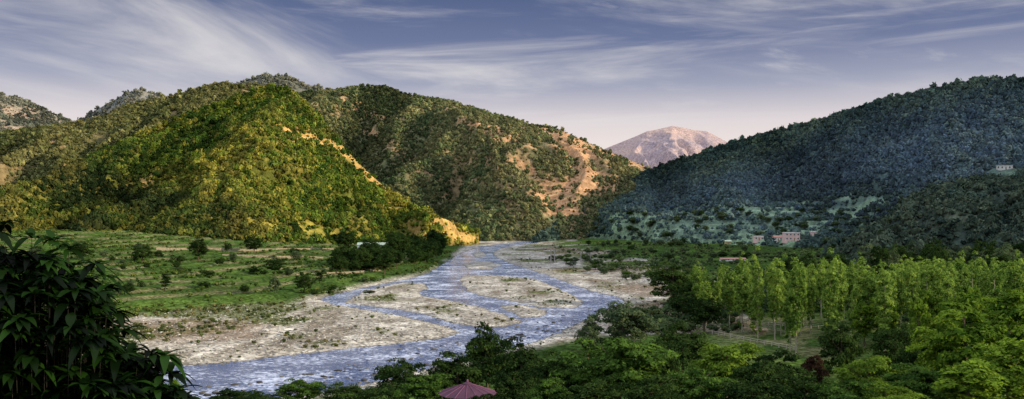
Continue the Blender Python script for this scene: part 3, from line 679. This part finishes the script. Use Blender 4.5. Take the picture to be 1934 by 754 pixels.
# ------------------------------------------------------------------ built things
M_pink = plain('pink_plaster', (.72,.50,.48), .8, .12, .8); M_white = plain('white_plaster', (.80,.78,.76), .8, .1, .8)
M_glass = plain('window_dark', (.04,.05,.06), .3, .2); M_wood = plain('weathered_wood', (.28,.2,.13), .8, .3, 4)
M_red = plain('red_roof', (.36,.17,.14), .7, .2, 2); M_tin = plain('pale_green_tin', (.40,.48,.36), .5, .15, 1)
M_conc = plain('concrete', (.33,.31,.29), .9, .2, 1); M_yel = plain('ochre_plaster', (.42,.35,.16), .8, .15, 1)
M_fence = plain('pale_timber', (.42,.38,.32), .8, .2, 3); M_stonew = plain('dry_stone', (.24,.21,.155), .9, .45, 1.2); M_steel = plain('grey_steel', (.16,.16,.17), .5, .2, 3)
def house(name, px, py, wpx, hpx, depth, wallm, roofm, label, pitched=False, floors=1, nwin=3, rz=0.0):
    x, y, z = hit(px, py); w = wpx*y/F; h = hpx*y/F; d = depth
    o = empty(name, (x,y+d/2,z), rz); tag(o, label, 'house')
    MB().box(-w/2,w/2,-d/2,d/2,-2.5,h).build('wall', wallm, o)
    m = MB()
    if pitched:
        ov = .5; rh = h*.45
        m.v = [(-w/2-ov,-d/2-ov,h),(w/2+ov,-d/2-ov,h),(w/2+ov,d/2+ov,h),(-w/2-ov,d/2+ov,h),(-w/2-ov,0,h+rh),(w/2+ov,0,h+rh)]
        m.f = [(0,1,5,4),(2,3,4,5),(0,4,3),(1,2,5),(3,2,1,0)]
    else:
        m.box(-w/2-.35,w/2+.35,-d/2-.35,d/2+.35,h,h+.28)
    m.build('roof', roofm, o)
    fh = h/floors
    for f in range(floors):
        for k in range(nwin):
            cx = -w/2+w*(k+.5)/nwin; ww = min(.6, w/nwin*.28)
            if f == 0 and k == nwin//2:
                MB().box(cx-ww*.9,cx+ww*.9,-d/2-.06,-d/2+.02,0,fh*.7).build('door', M_wood, o); continue
            fr = MB().box(cx-ww-.12,cx+ww+.12,-d/2-.05,-d/2+.02,f*fh+fh*.32,f*fh+fh*.80).build('window', M_white, o)
            MB().box(cx-ww,cx+ww,-d/2-.09,-d/2-.04,f*fh+fh*.37,f*fh+fh*.75).build('pane', M_glass, fr)
    return o
house('house', 1497, 455, 28, 15, 9, M_pink, M_white, 'two storey pink house on the slope across the valley', False, 2, 4)
house('house', 1470, 457, 15, 7, 7, M_white, M_red, 'low white house with dull red roof left of the pink house', True, 1, 3)
house('house', 1434, 457, 17, 8, 7, M_pink, M_white, 'low pink house apart on the left of the other houses', False, 1, 3)
house('house', 1538, 447, 9, 8, 6, M_pink, M_white, 'tiny pink house right of the two storey house', False, 1, 1)
house('house', 1900, 321, 36, 8, 8, M_white, M_white, 'long white house high on the right spur', False, 1, 5)
house('house', 1376, 462, 11, 5, 5, M_yel, M_tin, 'small ochre hut on the valley floor left of the pink houses', True, 1, 1)
house('farm_building', 706, 473, 62, 10, 8, M_white, M_tin, 'long pale building with light green roof on left bank', True, 1, 6)
house('hut', 690, 497, 15, 7, 4, M_conc, M_tin, 'tiny grey hut in the meadow under the long pale building', True, 1, 1)
house('hut', 1858, 506, 22, 5, 5, M_white, M_red, 'small red roofed hut among trees at far right', True, 1, 1)
house('hut', 1438, 632, 18, 8, 3, M_yel, M_wood, 'little low ochre hut under the poplars in the clearing', True, 1, 1)
house('long_shed', 1385, 493, 46, 4, 5, M_white, M_red, 'low white shed behind the river bank trees', True, 1, 5)
def wall(pts, h, label):
    m = MB(); W = [hit(*p) for p in pts]
    for a, b in zip(W[:-1], W[1:]):
        n = max(2, int(math.dist(a, b)/6))
        for i in range(n):
            t0, t1 = i/n, (i+1)/n; p = [a[j]*(1-t0)+b[j]*t0 for j in range(3)]; q_ = [a[j]*(1-t1)+b[j]*t1 for j in range(3)]
            hh = h*random.uniform(.8,1.15); k = len(m.v)
            m.v += [(p[0],p[1],p[2]-1.2),(q_[0],q_[1],q_[2]-1.2),(q_[0],q_[1]+.6,q_[2]-1.2),(p[0],p[1]+.6,p[2]-1.2),(p[0],p[1],p[2]+hh),(q_[0],q_[1],q_[2]+hh),(q_[0],q_[1]+.6,q_[2]+hh),(p[0],p[1]+.6,p[2]+hh)]
            m.f += [tuple(k+j for j in f) for f in ((0,1,5,4),(2,3,7,6),(4,5,6,7),(1,2,6,5),(3,0,4,7))]
    tag(m.build('terrace_wall', M_stonew), label, 'wall')
wall([(295,472),(380,471),(460,474),(560,472),(630,472)], 1.1, 'long dry stone terrace wall along the top of the meadow')
wall([(420,483),(520,486),(610,488)], .9, 'shorter stone terrace wall below the long top wall')
wall([(560,520),(640,517),(720,512)], .8, 'stone terrace wall in the right part of the meadow')
def tower(px, py, wpx, hpx, label, beams):
    x, y, z = hit(px, py); w = wpx*y/F/2; h = hpx*y/F; o = empty('bridge_tower', (x,y,z)); tag(o, label, 'tower')
    for s in (-1, 1): MB().box(s*w-.35,s*w+.35,-.35,.35,-1.5,h).build('post', M_conc, o)
    for t in beams: MB().box(-w+.35,w-.35,-.25,.25,h*t-.35,h*t).build('crossbeam', M_conc, o)
tower(1044, 497, 7, 27, 'narrow upright bridge tower on the right gravel bank', (.97,.6))
tower(1106, 494, 18, 17, 'squat wide portal frame right of the narrow bridge tower', (.95,))
x, y, z = hit(1105, 408); o = empty('radio_mast', (x,y,z)); tag(o, 'thin lattice mast standing on the toe of the right hill', 'mast')
h = 22*y/F; m = MB()
for a, b in ((-.9,-.9),(.9,-.9),(.9,.9),(-.9,.9)): m.tube([(a,b,-1),(a*.25,b*.25,h)], [.16,.1], 5)
m.build('mast_leg', M_steel, o)
m = MB()
for i in range(1, 8): s = .9*(1-.75*i/8); m.box(-s,s,-s-.06,-s+.06,h*i/8-.08,h*i/8+.08); m.box(-s,s,s-.06,s+.06,h*i/8-.08,h*i/8+.08)
m.build('bracing', M_steel, o)
def fence(p, q_, n, label, hh=1.0):
    a = hit(*p); b = hit(*q_); o = empty('rail_fence', a); tag(o, label, 'fence')
    for i in range(n+1):
        t = i/n; X_ = (b[0]-a[0])*t; Y_ = (b[1]-a[1])*t; z_ = float(ground(np.array([a[0]+X_]), np.array([a[1]+Y_]))[0])-a[2]
        MB().box(X_-.1,X_+.1,Y_-.1,Y_+.1,z_-.5,z_+hh).build('post', M_fence, o)
    for k in (.45, .95):
        m = MB(); m.tube([(0,0,hh*k),(b[0]-a[0],b[1]-a[1],b[2]-a[2]+hh*k)], [.05,.05], 5); m.build('rail', M_fence, o)
fence((1345,632), (1500,662), 12, 'pale rail fence crossing the poplar clearing at its front')
fence((1400,612), (1560,622), 12, 'pale rail fence at the back of the poplar clearing')
# gazebo
Yg = 96.; x, y, zt = P(883, 718, Yg); zg = float(ground(np.array([x]), np.array([Yg]))[0])
o = empty('gazebo', (x,y,zg)); tag(o, 'octagonal gazebo with purple red conical roof among the near trees', 'gazebo')
H_ = zt-zg; eh = H_-1.5; M_roof = plain('purple_tin', (.055,.014,.040), .85, .25, 1.5); M_rib = plain('roof_rib', (.17,.06,.12), .8, .2, 2)
m = MB()
for rr_, zz in ((3.15,eh+.1),(2.0,eh+.52),(.6,eh+1.0),(.5,eh+1.15),(.12,eh+1.32)):
    m.v += [(rr_*math.cos(math.pi*k/8), rr_*math.sin(math.pi*k/8), zz) for k in range(16)]
for j in range(4):
    for k in range(16): m.f.append((j*16+k, j*16+(k+1)%16, (j+1)*16+(k+1)%16, (j+1)*16+k))
m.f.append(tuple(64+k for k in range(16)))
rf = m.build('roof', M_roof, o)
m = MB()
for k in range(16):
    c, s = math.cos(math.pi*k/8), math.sin(math.pi*k/8); m.tube([(3.16*c,3.16*s,eh+.12),(2.0*c,2.0*s,eh+.55),(.61*c,.61*s,eh+1.03)], [.032,.032,.03], 4)
m.build('rib', M_rib, rf)
MB().tube([(0,0,eh+1.3),(0,0,eh+1.5),(0,0,eh+1.6)], [.12,.1,.02], 8).build('finial', M_rib, rf)
for k in range(8):
    c, s = 2.7*math.cos(math.pi*k/4), 2.7*math.sin(math.pi*k/4); MB().tube([(c,s,-.6),(c,s,eh+.2)], [.1,.1], 6).build('post', M_wood, o)

# ------------------------------------------------------------------ sky, sun, camera
el = math.radians(17); az = math.atan2(.95, -.31)
sv = Vector((math.cos(el)*math.sin(az), math.cos(el)*math.cos(az), math.sin(el)))
L = bpy.data.lights.new('sun', 'SUN'); L.energy = 5.0; L.angle = math.radians(.5); L.color = (1,.81,.52)
so = bpy.data.objects.new('sun', L); COL.objects.link(so); so.rotation_euler = sv.to_track_quat('Z','Y').to_euler()
W = bpy.data.worlds.new('World'); S.world = W; W.use_nodes = True; nt = W.node_tree; nt.nodes.clear()
out = N(nt, 'ShaderNodeOutputWorld'); bg = N(nt, 'ShaderNodeBackground'); bg.inputs['Strength'].default_value = .1; nt.links.new(bg.outputs[0], out.inputs[0])
sky = N(nt, 'ShaderNodeTexSky', sky_type='NISHITA'); sky.sun_disc = False; sky.sun_elevation = el; sky.sun_rotation = az
tc = N(nt, 'ShaderNodeTexCoord'); sp = N(nt, 'ShaderNodeSeparateXYZ'); nt.links.new(tc.outputs['Generated'], sp.inputs[0])
rp = N(nt, 'ShaderNodeValToRGB'); cr = rp.color_ramp
stops = [(0,(.93,.79,.70)),(.06,(.95,.82,.76)),(.10,(.76,.69,.71)),(.14,(.36,.38,.50)),(.185,(.155,.19,.335)),(.235,(.09,.125,.26)),(.36,(.65,.72,.88)),(1,(1.9,1.98,2.1))]
cr.elements[0].position = 0; cr.elements[0].color = stops[0][1]+(1,); cr.elements[1].position = 1; cr.elements[1].color = stops[-1][1]+(1,)
for p_, c_ in stops[1:-1]: e = cr.elements.new(p_); e.color = c_+(1,)
nt.links.new(sp.outputs['Z'], rp.inputs['Fac'])
def cloud(rot, sc, scale, lo, hi, dist, loc, rough=.6):
    mp = N(nt, 'ShaderNodeMapping'); mp.inputs['Rotation'].default_value = rot; mp.inputs['Scale'].default_value = (1,1,1); mp.inputs['Location'].default_value = (0,0,0)
    m2 = N(nt, 'ShaderNodeMapping'); m2.inputs['Scale'].default_value = sc; m2.inputs['Location'].default_value = loc
    nt.links.new(tc.outputs['Generated'], mp.inputs['Vector']); nt.links.new(mp.outputs[0], m2.inputs['Vector'])
    n = N(nt, 'ShaderNodeTexNoise', i_Scale=scale, i_Detail=9.0, i_Roughness=rough, i_Distortion=dist); nt.links.new(m2.outputs[0], n.inputs['Vector'])
    m = N(nt, 'ShaderNodeMapRange'); m.interpolation_type = 'SMOOTHSTEP'; m.inputs[1].default_value = lo; m.inputs[2].default_value = hi; nt.links.new(n.outputs['Fac'], m.inputs[0]); return m
c1 = cloud((0,-.20,0), (1.5,1.5,7), 1.5, .45, .80, .5, (6.3,0,2.1), .58); c2 = cloud((0,.03,0), (1.6,1.6,15), 1.8, .48, .86, .4, (7,3,1))
c3 = cloud((0,-.12,0), (2.6,2.6,10), 2.0, .53, .84, .5, (1.2,5,3.3), .6)
mxm = N(nt, 'ShaderNodeMath', operation='MAXIMUM'); nt.links.new(c1.outputs[0], mxm.inputs[0]); nt.links.new(c2.outputs[0], mxm.inputs[1])
mx3 = N(nt, 'ShaderNodeMath', operation='MAXIMUM'); nt.links.new(mxm.outputs[0], mx3.inputs[0]); nt.links.new(c3.outputs[0], mx3.inputs[1])
mm = N(nt, 'ShaderNodeMath', operation='MULTIPLY'); mm.inputs[1].default_value = .85; nt.links.new(mx3.outputs[0], mm.inputs[0])
mc = N(nt, 'ShaderNodeMix', data_type='RGBA'); mc.inputs['B'].default_value = (.80,.765,.76,1); nt.links.new(mm.outputs[0], mc.inputs['Factor']); nt.links.new(rp.outputs['Color'], mc.inputs['A'])
v10 = N(nt, 'ShaderNodeVectorMath', operation='SCALE'); v10.inputs['Scale'].default_value = 10; nt.links.new(mc.outputs['Result'], v10.inputs[0])
fx = N(nt, 'ShaderNodeMix', data_type='RGBA'); fx.inputs['Factor'].default_value = .95; nt.links.new(sky.outputs[0], fx.inputs['A']); nt.links.new(v10.outputs[0], fx.inputs['B'])
nt.links.new(fx.outputs['Result'], bg.inputs['Color'])
cam = bpy.data.cameras.new('camera'); co = bpy.data.objects.new('camera', cam); COL.objects.link(co)
co.location = (0,0,CH); co.rotation_euler = (math.pi/2,0,0); cam.sensor_width = 36; cam.lens = 36*F/1934; cam.shift_y = (HY-377)/1934; cam.clip_start = .1; cam.clip_end = 30000
S.camera = co
S.view_settings.view_transform = 'Standard'; S.view_settings.look = 'None'; S.view_settings.exposure = 0
